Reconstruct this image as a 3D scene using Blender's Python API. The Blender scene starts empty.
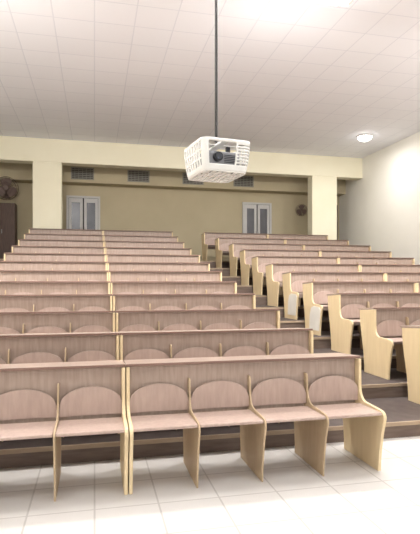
import bpy, bmesh, math, random
from mathutils import Vector, Matrix
random.seed(3)
S = bpy.context.scene
S.view_settings.view_transform = 'Standard'
COL = S.collection
R = math.radians
CAMZ = 1.413
# ------------------------------------------------------------ materials
def lin(c):
    return tuple(((v/255)/12.92 if v/255 <= .04045 else (((v/255)+.055)/1.055)**2.4) for v in c) + (1,)
def mat(name, rgb, rough=.6, metal=0, emit=None, spec=.3):
    m = bpy.data.materials.new(name); m.use_nodes = True
    b = m.node_tree.nodes['Principled BSDF']
    b.inputs['Base Color'].default_value = lin(rgb)
    b.inputs['Roughness'].default_value = rough
    b.inputs['Metallic'].default_value = metal
    b.inputs['Specular IOR Level'].default_value = spec
    if emit:
        b.inputs['Emission Color'].default_value = (1, .98, .96, 1)
        b.inputs['Emission Strength'].default_value = emit
    return m
def noisy(name, rgb, rgb2, scale=(1, 1, 1), s=4, rough=.6, spec=.3, bump=0, detail=4, lo=.3, hi=.7):
    m = mat(name, rgb, rough, spec=spec); nt = m.node_tree; N = nt.nodes; L = nt.links
    b = N['Principled BSDF']
    tc = N.new('ShaderNodeTexCoord'); mp = N.new('ShaderNodeMapping'); mp.inputs['Scale'].default_value = scale
    oi = N.new('ShaderNodeObjectInfo'); ad = N.new('ShaderNodeVectorMath'); ad.operation = 'ADD'
    mu = N.new('ShaderNodeMath'); mu.operation = 'MULTIPLY'; mu.inputs[1].default_value = 40
    nz = N.new('ShaderNodeTexNoise'); nz.inputs['Scale'].default_value = s; nz.inputs['Detail'].default_value = detail
    cr = N.new('ShaderNodeValToRGB'); cr.color_ramp.elements[0].position = lo; cr.color_ramp.elements[1].position = hi
    cr.color_ramp.elements[0].color = lin(rgb2); cr.color_ramp.elements[1].color = lin(rgb)
    L.new(tc.outputs['Object'], mp.inputs['Vector']); L.new(oi.outputs['Random'], mu.inputs[0])
    L.new(mp.outputs[0], ad.inputs[0]); L.new(mu.outputs[0], ad.inputs[1])
    L.new(ad.outputs[0], nz.inputs['Vector']); L.new(nz.outputs['Fac'], cr.inputs[0]); L.new(cr.outputs[0], b.inputs['Base Color'])
    if bump:
        bp = N.new('ShaderNodeBump'); bp.inputs['Strength'].default_value = bump; bp.inputs['Distance'].default_value = .01
        L.new(nz.outputs['Fac'], bp.inputs['Height']); L.new(bp.outputs[0], b.inputs['Normal'])
    return m
def tiled(name, rgb, line, w, h, mortar=.01, rough=.7):
    m = mat(name, rgb, rough); nt = m.node_tree; N = nt.nodes; L = nt.links; b = N['Principled BSDF']
    tc = N.new('ShaderNodeTexCoord'); br = N.new('ShaderNodeTexBrick'); br.offset = 0
    br.inputs['Scale'].default_value = 1; br.inputs['Brick Width'].default_value = w; br.inputs['Row Height'].default_value = h
    br.inputs['Mortar Size'].default_value = mortar
    br.inputs['Color1'].default_value = lin(rgb); br.inputs['Color2'].default_value = lin(tuple(v-3 for v in rgb)); br.inputs['Mortar'].default_value = lin(line)
    L.new(tc.outputs['Object'], br.inputs['Vector']); L.new(br.outputs['Color'], b.inputs['Base Color'])
    return m
M = {}
M['panel'] = noisy('brown laminate', (173, 153, 139), (154, 134, 121), (11, 11, 1.2), 4, .42, .4)
M['arch'] = noisy('rose tan laminate', (184, 162, 150), (171, 149, 137), (9, 9, 1.5), 4, .4, .4)
M['top'] = noisy('desk laminate', (180, 159, 146), (168, 147, 134), (1, 9, 9), 4, .3, .4)
M['edge'] = mat('edge banding', (124, 98, 86), .5)
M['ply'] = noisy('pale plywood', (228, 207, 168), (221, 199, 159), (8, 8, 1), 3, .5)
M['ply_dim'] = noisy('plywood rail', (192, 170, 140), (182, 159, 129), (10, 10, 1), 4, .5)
M['lit_ply'] = noisy('lit plywood off-white', (228, 225, 218), (218, 214, 206), (1, 1, 1), 4, .5)  # bright tone of plywood ends where light falls on them
M['cream'] = noisy('cream plaster', (245, 239, 215), (241, 234, 208), (1, 1, 1), 1.2, .85, .15, .05)
M['rwall'] = noisy('pale wall paint', (246, 243, 234), (242, 239, 229), (1, 1, 1), 1.0, .8, .2, .05)
M['backwall'] = noisy('beige back wall', (194, 182, 153), (186, 174, 145), (1, 1, 1), 1.2, .85, .15, .05)
M['ceil'] = tiled('ceiling tiles', (249, 250, 255), (233, 235, 242), .6, .6, .01)
M['floor'] = tiled('front floor tiles', (218, 214, 209), (190, 185, 179), .4, .4, .006, .4)
M['tread'] = noisy('dark tread lino', (96, 86, 82), (80, 71, 67), (1, 1, 1), 9, .6)
M['riser'] = noisy('step riser', (122, 106, 96), (104, 89, 80), (1, 1, 8), 5, .6)
M['nosing'] = noisy('wood nosing', (176, 156, 134), (160, 140, 118), (1, 8, 8), 5, .5)
M['door_white'] = mat('door white paint', (200, 198, 194), .5)
M['glass_grey'] = noisy('frosted pane', (88, 88, 93), (74, 74, 80), (1, 1, 1), 3, .25, .5)
M['dark'] = mat('dark gap', (50, 46, 44), .7)
M['brown'] = noisy('brown door veneer', (98, 78, 68), (80, 62, 54), (12, 12, 1), 4, .5)
M['vent'] = mat('vent grey', (146, 143, 134), .6)
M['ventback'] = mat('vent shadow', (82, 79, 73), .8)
M['cage'] = mat('white painted steel', (222, 221, 216), .5)
M['proj'] = mat('projector shell', (140, 140, 143), .45)
M['projdark'] = mat('projector dark', (40, 40, 44), .3)
M['lens'] = mat('lens glass', (18, 20, 30), .05, spec=.8)
M['pole'] = mat('dark metal', (66, 64, 64), .4, .6)
M['fan'] = mat('brown fan plastic', (112, 94, 85), .5)
M['blade'] = mat('brown fan blade', (122, 102, 93), .5)
M['diff'] = mat('lit diffuser', (255, 255, 255), .5, emit=4)
M['lamp'] = mat('lit lamp glass', (255, 255, 255), .5, emit=14)
M['chrome'] = mat('metal handle', (170, 168, 164), .3, .9)
# ------------------------------------------------------------ mesh helpers
def box(bm, x0, x1, y0, y1, z0, z1, mtx=None):
    vs = [bm.verts.new((x, y, z)) for z in (z0, z1) for y in (y0, y1) for x in (x0, x1)]
    for f in ((0, 2, 3, 1), (4, 5, 7, 6), (0, 1, 5, 4), (2, 6, 7, 3), (0, 4, 6, 2), (1, 3, 7, 5)):
        bm.faces.new([vs[i] for i in f])
    if mtx: bmesh.ops.transform(bm, matrix=mtx, verts=vs)
    return vs
def prism_x(bm, pts, x0, x1):      # profile (y,z) extruded along x
    a = [bm.verts.new((x0, y, z)) for y, z in pts]; b = [bm.verts.new((x1, y, z)) for y, z in pts]
    bm.faces.new(a); bm.faces.new(b[::-1]); n = len(pts)
    for i in range(n): bm.faces.new((a[i], b[i], b[(i+1) % n], a[(i+1) % n]))
def cyl(bm, p, q, r, seg=12, r2=None):
    p = Vector(p); q = Vector(q); d = q-p
    m = Matrix.Translation((p+q)/2) @ d.to_track_quat('Z', 'Y').to_matrix().to_4x4()
    bmesh.ops.create_cone(bm, cap_ends=True, segments=seg, radius1=r, radius2=r if r2 is None else r2, depth=d.length, matrix=m)
def ring(bm, c, rad, r, seg=24):
    prev = None; first = None
    for i in range(seg):
        a = 2*math.pi*i/seg; vs = []
        for k in range(5):
            b = 2*math.pi*k/5; rr = rad+r*math.cos(b)
            vs.append(bm.verts.new((c[0]+rr*math.cos(a), c[1]+r*math.sin(b), c[2]+rr*math.sin(a))))
        if prev:
            for k in range(5): bm.faces.new((prev[k], prev[(k+1) % 5], vs[(k+1) % 5], vs[k]))
        else: first = vs
        prev = vs
    for k in range(5): bm.faces.new((prev[k], prev[(k+1) % 5], first[(k+1) % 5], first[k]))
def obj(name, bm, m, parent=None, bevel=0, smooth=False, loc=None):
    bmesh.ops.recalc_face_normals(bm, faces=bm.faces)
    me = bpy.data.meshes.new(name); bm.to_mesh(me); bm.free()
    o = bpy.data.objects.new(name, me); COL.objects.link(o)
    me.materials.append(m)
    if smooth:
        for p in me.polygons: p.use_smooth = True
    if parent: o.parent = parent
    if loc: o.location = loc
    if bevel:
        b = o.modifiers.new('bevel', 'BEVEL'); b.width = bevel; b.segments = 2; b.limit_method = 'ANGLE'
    return o
def nb(): return bmesh.new()
def boxo(name, x0, x1, y0, y1, z0, z1, m, parent=None, bevel=0):
    bm = nb(); box(bm, x0, x1, y0, y1, z0, z1); return obj(name, bm, m, parent, bevel)
def struct(o, label=None):
    o['kind'] = 'structure'
    if label: o['label'] = label
    return o
def thing(name, label, cat, loc=(0, 0, 0), rz=0, group=None):
    o = bpy.data.objects.new(name, None); COL.objects.link(o); o.location = loc; o.rotation_euler = (0, 0, rz)
    o.empty_display_size = .2
    o['label'] = label; o['category'] = cat
    if group: o['group'] = group
    return o
def dup(root, loc, rz=None):
    r = root.copy(); COL.objects.link(r); r.location = loc
    if rz is not None: r.rotation_euler = (0, 0, rz)
    for ch in list(root.children):
        c = ch.copy(); COL.objects.link(c); c.parent = r
        for g in list(ch.children):
            d = g.copy(); COL.objects.link(d); d.parent = c
    return r
# ------------------------------------------------------------ tiers
NR = 12
Y = [3.71 + .905*i for i in range(NR)]
inc = [.14, .15, .16, .165, .175, .18, .19, .2, .21, .215, .22]
Z = [0.0]
for d in inc: Z.append(Z[-1]+d)
XL, XR = -3.1, 8.3
YC, YB = 14.4, 15.95      # column line, back wall
CEIL = CAMZ + 3.97
struct(boxo('floor', XL, XR, -3, Y[1]-.55, -.1, 0, M['floor']), 'pale tiled floor in front of the tiers')
for i in range(1, NR):
    y0 = Y[i]-.55; y1 = Y[i+1]-.55 if i < NR-1 else YB
    bm = nb(); box(bm, XL, XR, y0+.012, y1+(.012 if i < NR-1 else 0), Z[i-1]-.1 if i > 1 else -.1, Z[i])
    o = obj('floor_tier', bm, M['tread']); struct(o, 'dark stepped floor tier under the benches')
    o = boxo('trim_%d' % (i+10), XL, XR, y0, y0+.0115, Z[i-1], Z[i]-.031, M['riser']); struct(o, 'riser of the stepped floor')
    o = boxo('trim_%d' % (i+30), XL, XR, y0-.012, y0+.0115, Z[i]-.03, Z[i]+.003, M['nosing']); struct(o, 'wooden nosing along a step edge')
ZB = Z[-1]
# ------------------------------------------------------------ shell
struct(boxo('ceiling', XL-.15, XR+.15, -3, YB+.15, CEIL, CEIL+.12, M['ceil']), 'white tiled ceiling')
struct(boxo('wall_right', XR, XR+.15, -3, YB, -.1, CEIL, M['rwall']), 'pale painted right wall')
struct(boxo('wall_left', XL-.15, XL, -3, YB, -.1, CEIL, M['rwall']), 'pale painted left wall')
struct(boxo('wall_back', XL-.15, XR+.15, YB, YB+.15, ZB-.3, CEIL, M['backwall']), 'beige wall at the back of the gallery')
BB = CAMZ+3.33
struct(boxo('trim_1', XL, XR, YC, YC+.35, BB, CEIL, M['cream'], bevel=.01), 'cream beam across the hall above the columns')
struct(boxo('trim_2', XL, XR, 15.5, YB, CAMZ+3.02, CEIL, M['backwall']), 'beige soffit beam carrying the vents')
struct(boxo('trim_3', -1.65, -.89, YC+.002, YC+.35, ZB, BB, M['cream'], bevel=.012), 'left cream column')
struct(boxo('trim_4', 6.58, 7.42, YC+.002, YC+.35, ZB, BB, M['cream'], bevel=.012), 'right cream column')
# doors in the back wall
def fdoor(n, x0, x1, label):
    z0, z1 = ZB+.003, ZB+2.09; y = YB
    root = bpy.data.objects.new('door_%d' % n, None); COL.objects.link(root); root.location = ((x0+x1)/2, y, z0)
    root['kind'] = 'structure'; root['label'] = label
    w = (x1-x0)/2; h = z1-z0
    bm = nb(); box(bm, -w, -w+.06, -.07, -.001, 0, h); box(bm, w-.06, w, -.07, -.001, 0, h); box(bm, -w+.06, w-.06, -.07, -.001, h-.06, h)
    obj('door_frame', bm, M['door_white'], root)
    boxo('door_gap', -w+.06, w-.06, -.012, -.002, 0, h-.06, M['dark'], root)
    for s in (-1, 1):
        a = -w+.07 if s < 0 else .02; b = -.02 if s < 0 else w-.07
        bm = nb(); st = .08
        box(bm, a, a+st, -.05, -.013, .01, h-.07); box(bm, b-st, b, -.05, -.013, .01, h-.07)
        box(bm, a+st, b-st, -.05, -.013, .01, .6); box(bm, a+st, b-st, -.05, -.013, h-.2, h-.07)
        lf = obj('door_leaf', bm, M['door_white'], root)
        boxo('pane', a+st-.01, b-st+.01, -.03, -.02, .55, h-.18, M['glass_grey'], lf)
        bm = nb(); cyl(bm, (s*.05, -.085, .95), (s*.05, -.085, 1.12), .01, 8); cyl(bm, (s*.05, -.085, 1.03), (s*.05, -.045, 1.03), .008, 8)
        obj('handle', bm, M['chrome'], lf)
fdoor(1, -.84, .17, 'white double door with dark glass panes at the left of the back wall')
fdoor(2, 4.78, 5.79, 'white double door with dark glass panes at the right of the back wall')
def bdoor(n, x0, x1, label):
    root = bpy.data.objects.new('door_%d' % n, None); COL.objects.link(root); root.location = ((x0+x1)/2, YB, ZB+.003)
    root['kind'] = 'structure'; root['label'] = label; w = (x1-x0)/2; h = 2.1
    bm = nb(); box(bm, -w, -w+.06, -.06, -.001, 0, h); box(bm, w-.06, w, -.06, -.001, 0, h); box(bm, -w+.06, w-.06, -.06, -.001, h-.06, h)
    obj('door_frame', bm, M['brown'], root)
    lf = boxo('door_leaf', -w+.062, w-.062, -.045, -.002, .005, h-.062, M['brown'], root, .004)
    bm = nb()
    for z0, z1 in ((.15, .9), (1.05, 1.9)): box(bm, -w+.16, w-.16, -.055, -.044, z0, z1)
    obj('door_panel', bm, M['brown'], lf, .004)
bdoor(3, 7.5, 8.22, 'brown wooden door in the far right corner')
# tall cupboard in the far left corner
t = thing('cupboard', 'tall dark brown wooden cupboard in the far left recess', 'cupboard', (-2.66, YB-.24, ZB+.001))
boxo('body', -.4, .4, -.2, .235, .06, 1.74, M['brown'], t, .006)
boxo('plinth', -.38, .38, -.18, .22, 0, .06, M['dark'], t)
for s in (-1, 1):
    dd = boxo('door', min(s*.004, s*.39), max(s*.004, s*.39), -.22, -.201, .07, 1.73, M['brown'], t, .004)
    bm = nb(); cyl(bm, (s*.04, -.235, .85), (s*.04, -.235, .97), .007, 8); cyl(bm, (s*.04, -.235, .91), (s*.04, -.22, .91), .006, 8); obj('handle', bm, M['chrome'], dd)
# vents
vx = [71, 127.5, 182.5, 233.5]
TH = 13.0
def wx(px, yy): return yy*math.tan(R(TH)+math.atan((px-210)/500))
vl = ['leftmost vent grille on the back soffit, above the left white double door', 'second vent grille from the left on the back soffit',
      'third vent grille from the left, beside and partly behind the hanging projector cage', 'rightmost of the four vent grilles on the back soffit, nearest the right double door']
for px, lb in zip(vx, vl):
    xa = wx(px, 15.5); w = .67
    t = thing('air_vent', lb, 'vent', (xa+w/2, 15.498, CAMZ+3.285), 0, 'vent grilles along the back soffit')
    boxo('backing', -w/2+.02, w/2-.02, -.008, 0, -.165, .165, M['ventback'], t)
    bm = nb(); box(bm, -w/2, w/2, -.03, 0, .15, .18); box(bm, -w/2, w/2, -.03, 0, -.18, -.15); box(bm, -w/2, -w/2+.03, -.03, 0, -.15, .15); box(bm, w/2-.03, w/2, -.03, 0, -.15, .15)
    obj('vent_frame', bm, M['vent'], t)
    bm = nb()
    for k in range(5):
        z = -.11+.055*k; box(bm, -w/2+.03, w/2-.03, -.022, -.01, z-.009, z+.009)
    for k in range(5):
        x = -w/2+w*(k+1)/6; box(bm, x-.006, x+.006, -.026, -.022, -.15, .15)
    obj('louvre', bm, M['vent'], t)
# ------------------------------------------------------------ benches
SW = .47; W = SW*4; H = .80
def low():
    c = []
    for k in range(0, 7):                                    # front edge sweeps forward to the seat
        a = k/6*math.pi/2
        c.append((-.060-.09*(1-math.cos(a)), .585-.11*math.sin(a)))
    c += [(-.28, .470), (-.37, .462)]
    for k in range(0, 7):                                    # rounded seat nose
        a = k/6*math.pi*.65
        c.append((-.37-.048*math.sin(a), .414+.048*math.cos(a)))
    c += [(-.385, .30), (-.36, .18), (-.345, .08), (-.34, .0), (.19, 0), (.19, .08), (.205, .22), (.23, .36), (.26, .48), (.285, .60)]
    return c
def profile(full):
    if full: return [(.30, .775), (-.055, .80), (-.058, .66)] + low()
    return [(.29, .775), (.022, .798), (.022, .70), (-.035, .70), (-.05, .685), (-.055, .66)] + low()
def make_bench(white=False):
    t = thing('lecture_bench', 'x', 'bench', (0, 0, 0), 0, 'lecture benches in rising rows')
    for s in (-1, 1):
        bm = nb(); x = s*(W/2-.004); prism_x(bm, profile(True), min(x, x-s*.024), max(x, x-s*.024)); e = obj('end_panel', bm, M['ply'], t, .003)
        if white and s < 0:  # off-white plate paints the light on the lower end panel
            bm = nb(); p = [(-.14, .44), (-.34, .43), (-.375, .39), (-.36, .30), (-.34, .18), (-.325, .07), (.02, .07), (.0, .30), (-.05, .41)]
            prism_x(bm, p, x-.008, x-.0005); o = obj('lit_end_patch', bm, M['lit_ply'], e); o['label'] = 'off-white plate painting light onto the lower bench end'
    for k in (1, 2, 3):
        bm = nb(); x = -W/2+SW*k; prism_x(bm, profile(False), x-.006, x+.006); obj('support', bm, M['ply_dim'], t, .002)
    boxo('front_panel', -W/2+.029, W/2-.029, 0, .02, .36, H-.003, M['panel'], t, .002)
    bm = nb(); box(bm, -W/2+.003, W/2-.003, -.035, .33, 0, .018, Matrix.Translation((0, 0, H+.003)) @ Matrix.Rotation(R(-4), 4, 'X'))
    tp = obj('desk_top', bm, M['top'], t, .003)
    bm = nb(); box(bm, -W/2+.003, W/2-.003, -.040, -.036, -.002, .016, Matrix.Translation((0, 0, H+.003)) @ Matrix.Rotation(R(-4), 4, 'X'))
    obj('edge_strip', bm, M['edge'], tp)
    for k in range(4):
        cx = -W/2+SW*(k+.5)+(.008 if k == 0 else (-.008 if k == 3 else 0)); hw = .226-(.006 if k in (0, 3) else 0)
        bm = nb(); n = 24; F = []
        for j in range(n+1):
            u = -1+2*j/n; x = cx+u*hw; ub = min(abs(u), 1)
            zt = .545+.125*math.sqrt(max(0, 1-ub**2.0)); zb = .468
            y = -.022-.014*u*u
            F.append([bm.verts.new((x, y-.012, zb)), bm.verts.new((x, y-.012, zt)), bm.verts.new((x, y, zt)), bm.verts.new((x, y, zb))])
        for j in range(n):
            for q in range(4): bm.faces.new((F[j][q], F[j+1][q], F[j+1][(q+1) % 4], F[j][(q+1) % 4]))
        bm.faces.new(F[0]); bm.faces.new(F[-1])
        obj('backrest', bm, M['arch'], t)
        bm = nb(); box(bm, cx-hw, cx+hw, -.395, -.07, .43, .452); obj('seat', bm, M['arch'], t, .006)
    return t
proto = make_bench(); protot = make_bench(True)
ords = ['front', 'second', 'third', 'fourth', 'fifth', 'sixth', 'seventh', 'eighth', 'ninth', 'tenth', 'eleventh', 'rearmost']
secs = [(-1.66+W/2, 'left block, outer half'), (.22+W/2, 'left block, aisle half'),
        (3.31+W/2, 'right block, aisle half'), (5.19+W/2, 'right block, wall half')]
back = {9: -.02, 10: -.16, 11: -.34}
u1 = u2 = False
for i in range(NR):
    for s, (xc, lb) in enumerate(secs):
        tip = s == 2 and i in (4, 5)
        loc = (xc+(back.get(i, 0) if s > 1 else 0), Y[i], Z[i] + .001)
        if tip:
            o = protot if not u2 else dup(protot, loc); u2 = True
        else:
            o = proto if not u1 else dup(proto, loc); u1 = True
        o.location = loc
        row = 'front row' if i == 0 else ('rearmost row' if i == NR-1 else ords[i]+' row from front')
        o['label'] = 'brown laminate bench, %s, %s%s' % (row, lb, ', light painted on end' if tip else '')
# ------------------------------------------------------------ projector cage
CZ = CAMZ+.90
t = thing('projector_cage', 'white slotted open basket cage hanging from the ceiling on a dark pole', 'projector cage', (1.0, 4.1, CZ), R(8))
w, d, h = .22, .255, .25; rc = .07
def per():      # closed rounded rectangle, evenly spaced, starts at the middle of the front side
    N_ = 120
    L1 = w-rc; L2 = 2*(d-rc); qa = rc*math.pi/2
    tot = 4*L1+2*L2+4*qa
    def at(s):
        s %= tot
        if s < L1: return (s, -d)
        s -= L1
        if s < qa: a = s/rc; return (w-rc+rc*math.sin(a), -d+rc-rc*math.cos(a))
        s -= qa
        if s < L2: return (w, -d+rc+s)
        s -= L2
        if s < qa: a = s/rc; return (w-rc+rc*math.cos(a), d-rc+rc*math.sin(a))
        s -= qa
        if s < 2*L1: return (w-rc-s, d)
        s -= 2*L1
        if s < qa: a = s/rc; return (-(w-rc)-rc*math.sin(a), d-rc+rc*math.cos(a))
        s -= qa
        if s < L2: return (-w, d-rc-s)
        s -= L2
        if s < qa: a = s/rc; return (-(w-rc)-rc*math.cos(a), -d+rc-rc*math.sin(a))
        s -= qa
        return (-(w-rc)+s, -d)
    return [at(tot*k/N_) for k in range(N_)]
P = per(); NZ = 20
bm = nb(); V = []; TP = .87
for k in range(NZ+1):
    z = h*k/NZ; sc = TP+(1-TP)*math.sin(math.pi/2*k/NZ)**.8
    V.append([bm.verts.new((x*sc, y*sc, z)) for x, y in P])
n = len(P)
for k in range(NZ):
    for j in range(n):
        mx = (P[j][0]+P[(j+1) % n][0])/2; my = (P[j][1]+P[(j+1) % n][1])/2
        front = my < -d*.93
        if front and mx < .08 and mx > -.17 and 4 <= k <= 17: continue       # open window for the lens
        if front and mx >= .08 and 3 <= k <= 17:
            if k % 2 == 0 and mx > .09: continue                              # horizontal slots
        elif not front and 3 <= k <= 17 and k not in (7, 12) and j % 4 not in (0, 1): continue      # slots between thick slats
        bm.faces.new((V[k][j], V[k][(j+1) % n], V[k+1][(j+1) % n], V[k+1][j]))
bmesh.ops.delete(bm, geom=[v for v in bm.verts if not v.link_faces], context='VERTS')
o = obj('basket', bm, M['cage'], t, smooth=True); sm = o.modifiers.new('solid', 'SOLIDIFY'); sm.thickness = .007
bm = nb(); G = 33
def rr(u, v, sc):
    x = u*w; y = v*d; ax = abs(x)-(w-rc); ay = abs(y)-(d-rc)
    if ax > 0 and ay > 0:
        l = math.hypot(ax, ay); m_ = max(ax, ay)
        if l > 0:
            x = math.copysign(w-rc+ax*m_/l, x); y = math.copysign(d-rc+ay*m_/l, y)
    return (x*sc, y*sc, 0)
gx = [[bm.verts.new(rr(-1+2*i/G, -1+2*j/G, TP)) for j in range(G+1)] for i in range(G+1)]
for i in range(G):
    for j in range(G):
        if 0 < i < G-1 and 0 < j < G-1 and i % 4 not in (0, 1) and j % 8 != 0: continue
        bm.faces.new((gx[i][j], gx[i+1][j], gx[i+1][j+1], gx[i][j+1]))
bmesh.ops.delete(bm, geom=[v for v in bm.verts if not v.link_faces], context='VERTS')
o = obj('bottom_grille', bm, M['cage'], t); sm = o.modifiers.new('solid', 'SOLIDIFY'); sm.thickness = .006
bm = nb(); box(bm, -.03, .03, -d+.01, d-.01, h-.012, h+.004); box(bm, -w+.01, w-.01, -.03, .03, h+.004, h+.01); obj('top_bracket', bm, M['cage'], t)
bm = nb(); cyl(bm, (0, 0, h+.01), (0, 0, CEIL-CZ-.03), .012, 16); obj('pole', bm, M['pole'], t)
bm = nb(); cyl(bm, (0, 0, CEIL-CZ-.03), (0, 0, CEIL-CZ), .06, 20); obj('ceiling_plate', bm, M['pole'], t)
p = thing('projector', 'grey video projector inside the white hanging cage', 'projector', (1.0, 4.1, CZ+.065), R(8))
boxo('body', -.15, .15, -.15, .13, 0, .11, M['proj'], p, .015)
bm = nb(); cyl(bm, (-.05, -.149, .058), (-.05, -.185, .058), .038, 24); obj('lens_barrel', bm, M['projdark'], p)
bm = nb(); cyl(bm, (-.05, -.183, .058), (-.05, -.19, .058), .027, 24); obj('lens', bm, M['lens'], p)
bm = nb()
for k in range(5): box(bm, .01, .11, -.153, -.149, .02+.014*k, .026+.014*k)
obj('air_grille', bm, M['projdark'], p)
for x in (-.10, .10):
    bm = nb(); box(bm, x-.015, x+.015, -.03, .0, .11, h-.066); obj('mount_bracket', bm, M['projdark'], p)
    bm = nb(); cyl(bm, (x, -.1, -.062), (x, -.1, 0.001), .012, 10); obj('foot', bm, M['projdark'], p)
# ------------------------------------------------------------ wall fans
def fan(x, y, z, rz, label, sc=1):
    t = thing('wall_fan', label, 'fan', (x, y, z), rz); t.scale = (sc, sc, sc)
    bm = nb(); box(bm, -.05, .05, -.03, 0, -.16, .0); obj('wall_bracket', bm, M['fan'], t, .008)
    bm = nb(); cyl(bm, (0, -.02, -.08), (0, -.2, -.02), .018, 10); obj('arm', bm, M['fan'], t)
    bm = nb(); cyl(bm, (0, -.17, 0), (0, -.30, 0), .06, 20, .05); obj('motor_housing', bm, M['fan'], t, .006)
    bm = nb()
    for r_, yy in ((.23, -.34), (.23, -.31), (.19, -.385), (.12, -.405), (.19, -.275), (.1, -.25)): ring(bm, (0, yy, 0), r_, .005)
    for k in range(20):
        a = 2*math.pi*k/20; c_, s_ = math.cos(a), math.sin(a); pr = [(.03, -.41), (.12, -.405), (.19, -.385), (.23, -.34), (.23, -.31), (.19, -.275), (.06, -.24)]
        for q in range(6): cyl(bm, (pr[q][0]*c_, pr[q][1], pr[q][0]*s_), (pr[q+1][0]*c_, pr[q+1][1], pr[q+1][0]*s_), .003, 5)
    cyl(bm, (0, -.405, 0), (0, -.415, 0), .045, 16)
    obj('guard', bm, M['fan'], t)
    for k in range(3):
        bm = nb(); n = 8; top = []
        for j in range(n+1):
            u = j/n; r_ = .04+.165*u; hw = .02+.085*math.sin(math.pi*min(1, u*.75+.1))
            top.append([bm.verts.new((-hw, .015, r_)), bm.verts.new((hw, -.015, r_)), bm.verts.new((hw, -.011, r_)), bm.verts.new((-hw, .019, r_))])
        for j in range(n):
            for q in range(4): bm.faces.new((top[j][q], top[j+1][q], top[j+1][(q+1) % 4], top[j][(q+1) % 4]))
        bm.faces.new(top[0]); bm.faces.new(top[-1])
        bmesh.ops.transform(bm, matrix=Matrix.Translation((0, -.325, 0)) @ Matrix.Rotation(2*math.pi*k/3, 4, 'Y'), verts=bm.verts)
        obj('blade', bm, M['blade'], t)
    bm = nb(); cyl(bm, (0, -.30, 0), (0, -.36, 0), .04, 16); obj('hub', bm, M['blade'], t)
fan(-2.55, YB, CAMZ+2.75, R(6), 'large brown wall fan in the far left recess, above the cupboard', 1.45)
fan(6.85, YB, CAMZ+2.45, R(-15), 'small brown wall fan on the back wall, beside the right column', .85)
# ------------------------------------------------------------ ceiling: added fill lights out of view, then the far lamp
def fill_light(x, y, label, dn, up, tilt=0, a=.62, b=.16, dz=.33, grp='added ceiling fill lights'):
    t = thing('ceiling_fill', label, 'light', (x, y, CEIL), 0, grp)  # added fixture, hung below the ceiling so its uplight brightens the tiles
    bm = nb(); box(bm, -a, a, -b, -b+.02, -dz-.03, -dz+.03); box(bm, -a, a, b-.02, b, -dz-.03, -dz+.03)
    box(bm, -a, -a+.02, -b+.02, b-.02, -dz-.03, -dz+.03); box(bm, a-.02, a, -b+.02, b-.02, -dz-.03, -dz+.03)
    obj('housing', bm, M['cage'], t)
    boxo('diffuser', -a+.02, a-.02, -b+.02, b-.02, -dz-.02, -dz+.02, M['diff'], t)
    for s in (-1, 1):
        bm = nb(); cyl(bm, (s*a*.7, 0, -dz+.02), (s*a*.7, 0, 0), .006, 8); obj('suspension_rod', bm, M['cage'], t)
    for nm, e, z, rx in (('fill_downlight', dn, -dz-.032-.13*math.sin(tilt), tilt), ('fill_uplight', up, -dz+.032, math.pi)):
        ld = bpy.data.lights.new(nm, 'AREA'); ld.shape = 'RECTANGLE'; ld.size = 2*a-.06; ld.size_y = 2*b-.06; ld.energy = e; ld.color = (1, .98, .96)
        lo = bpy.data.objects.new(nm, ld); COL.objects.link(lo); lo.parent = t; lo.location = (0, 0, z); lo.rotation_euler = (rx, 0, 0)
for yy, rn, dn, up, tl in [(1.2, 'nearest', 18, 45, 0), (3.8, 'second', 35, 50, R(20)), (5.8, 'third', 155, 45, R(30))]:  # unseen rows; the farther ones tilt backwards as fill for the rear
    for xx, cn in [(-1.6, 'left'), (2.6, 'middle'), (6.4, 'right')]:
        fill_light(xx, yy, 'added out-of-view fill light, %s column, %s from the camera' % (cn, rn), dn*(.8 if cn == 'right' else 1), up, tl)
# small round lamp at the far right
t = thing('ceiling_lamp', 'small round glowing lamp on the ceiling at the far right', 'light', (7.1, 12.2, CEIL))
bm = nb(); cyl(bm, (0, 0, -.04), (0, 0, 0), .2, 32); obj('lamp_base', bm, M['cage'], t)
bm = nb(); bmesh.ops.create_uvsphere(bm, u_segments=28, v_segments=14, radius=.18)
bmesh.ops.delete(bm, geom=[v for v in bm.verts if v.co.z > .01], context='VERTS')
bmesh.ops.scale(bm, vec=(1, 1, .6), verts=bm.verts); bmesh.ops.translate(bm, vec=(0, 0, -.04), verts=bm.verts)
obj('lamp_shade', bm, M['lamp'], t, smooth=True)
ld = bpy.data.lights.new('bulb', 'AREA'); ld.shape = 'DISK'; ld.size = .2; ld.energy = 40; ld.color = (1, .985, .96)
lo = bpy.data.objects.new('bulb', ld); COL.objects.link(lo); lo.parent = t; lo.location = (0, 0, -.16)
# ------------------------------------------------------------ world, camera
wd = bpy.data.worlds.new('world'); S.world = wd; wd.use_nodes = True
wd.node_tree.nodes['Background'].inputs[0].default_value = (1, .985, .97, 1); wd.node_tree.nodes['Background'].inputs[1].default_value = 1.35
cam = bpy.data.cameras.new('camera'); co = bpy.data.objects.new('camera', cam); COL.objects.link(co)
cam.sensor_fit = 'HORIZONTAL'; cam.sensor_width = 36; cam.lens = 36*500/420; cam.shift_y = 16/420
co.location = (0, 0, CAMZ); co.rotation_euler = (R(90), 0, R(-TH)); S.camera = co
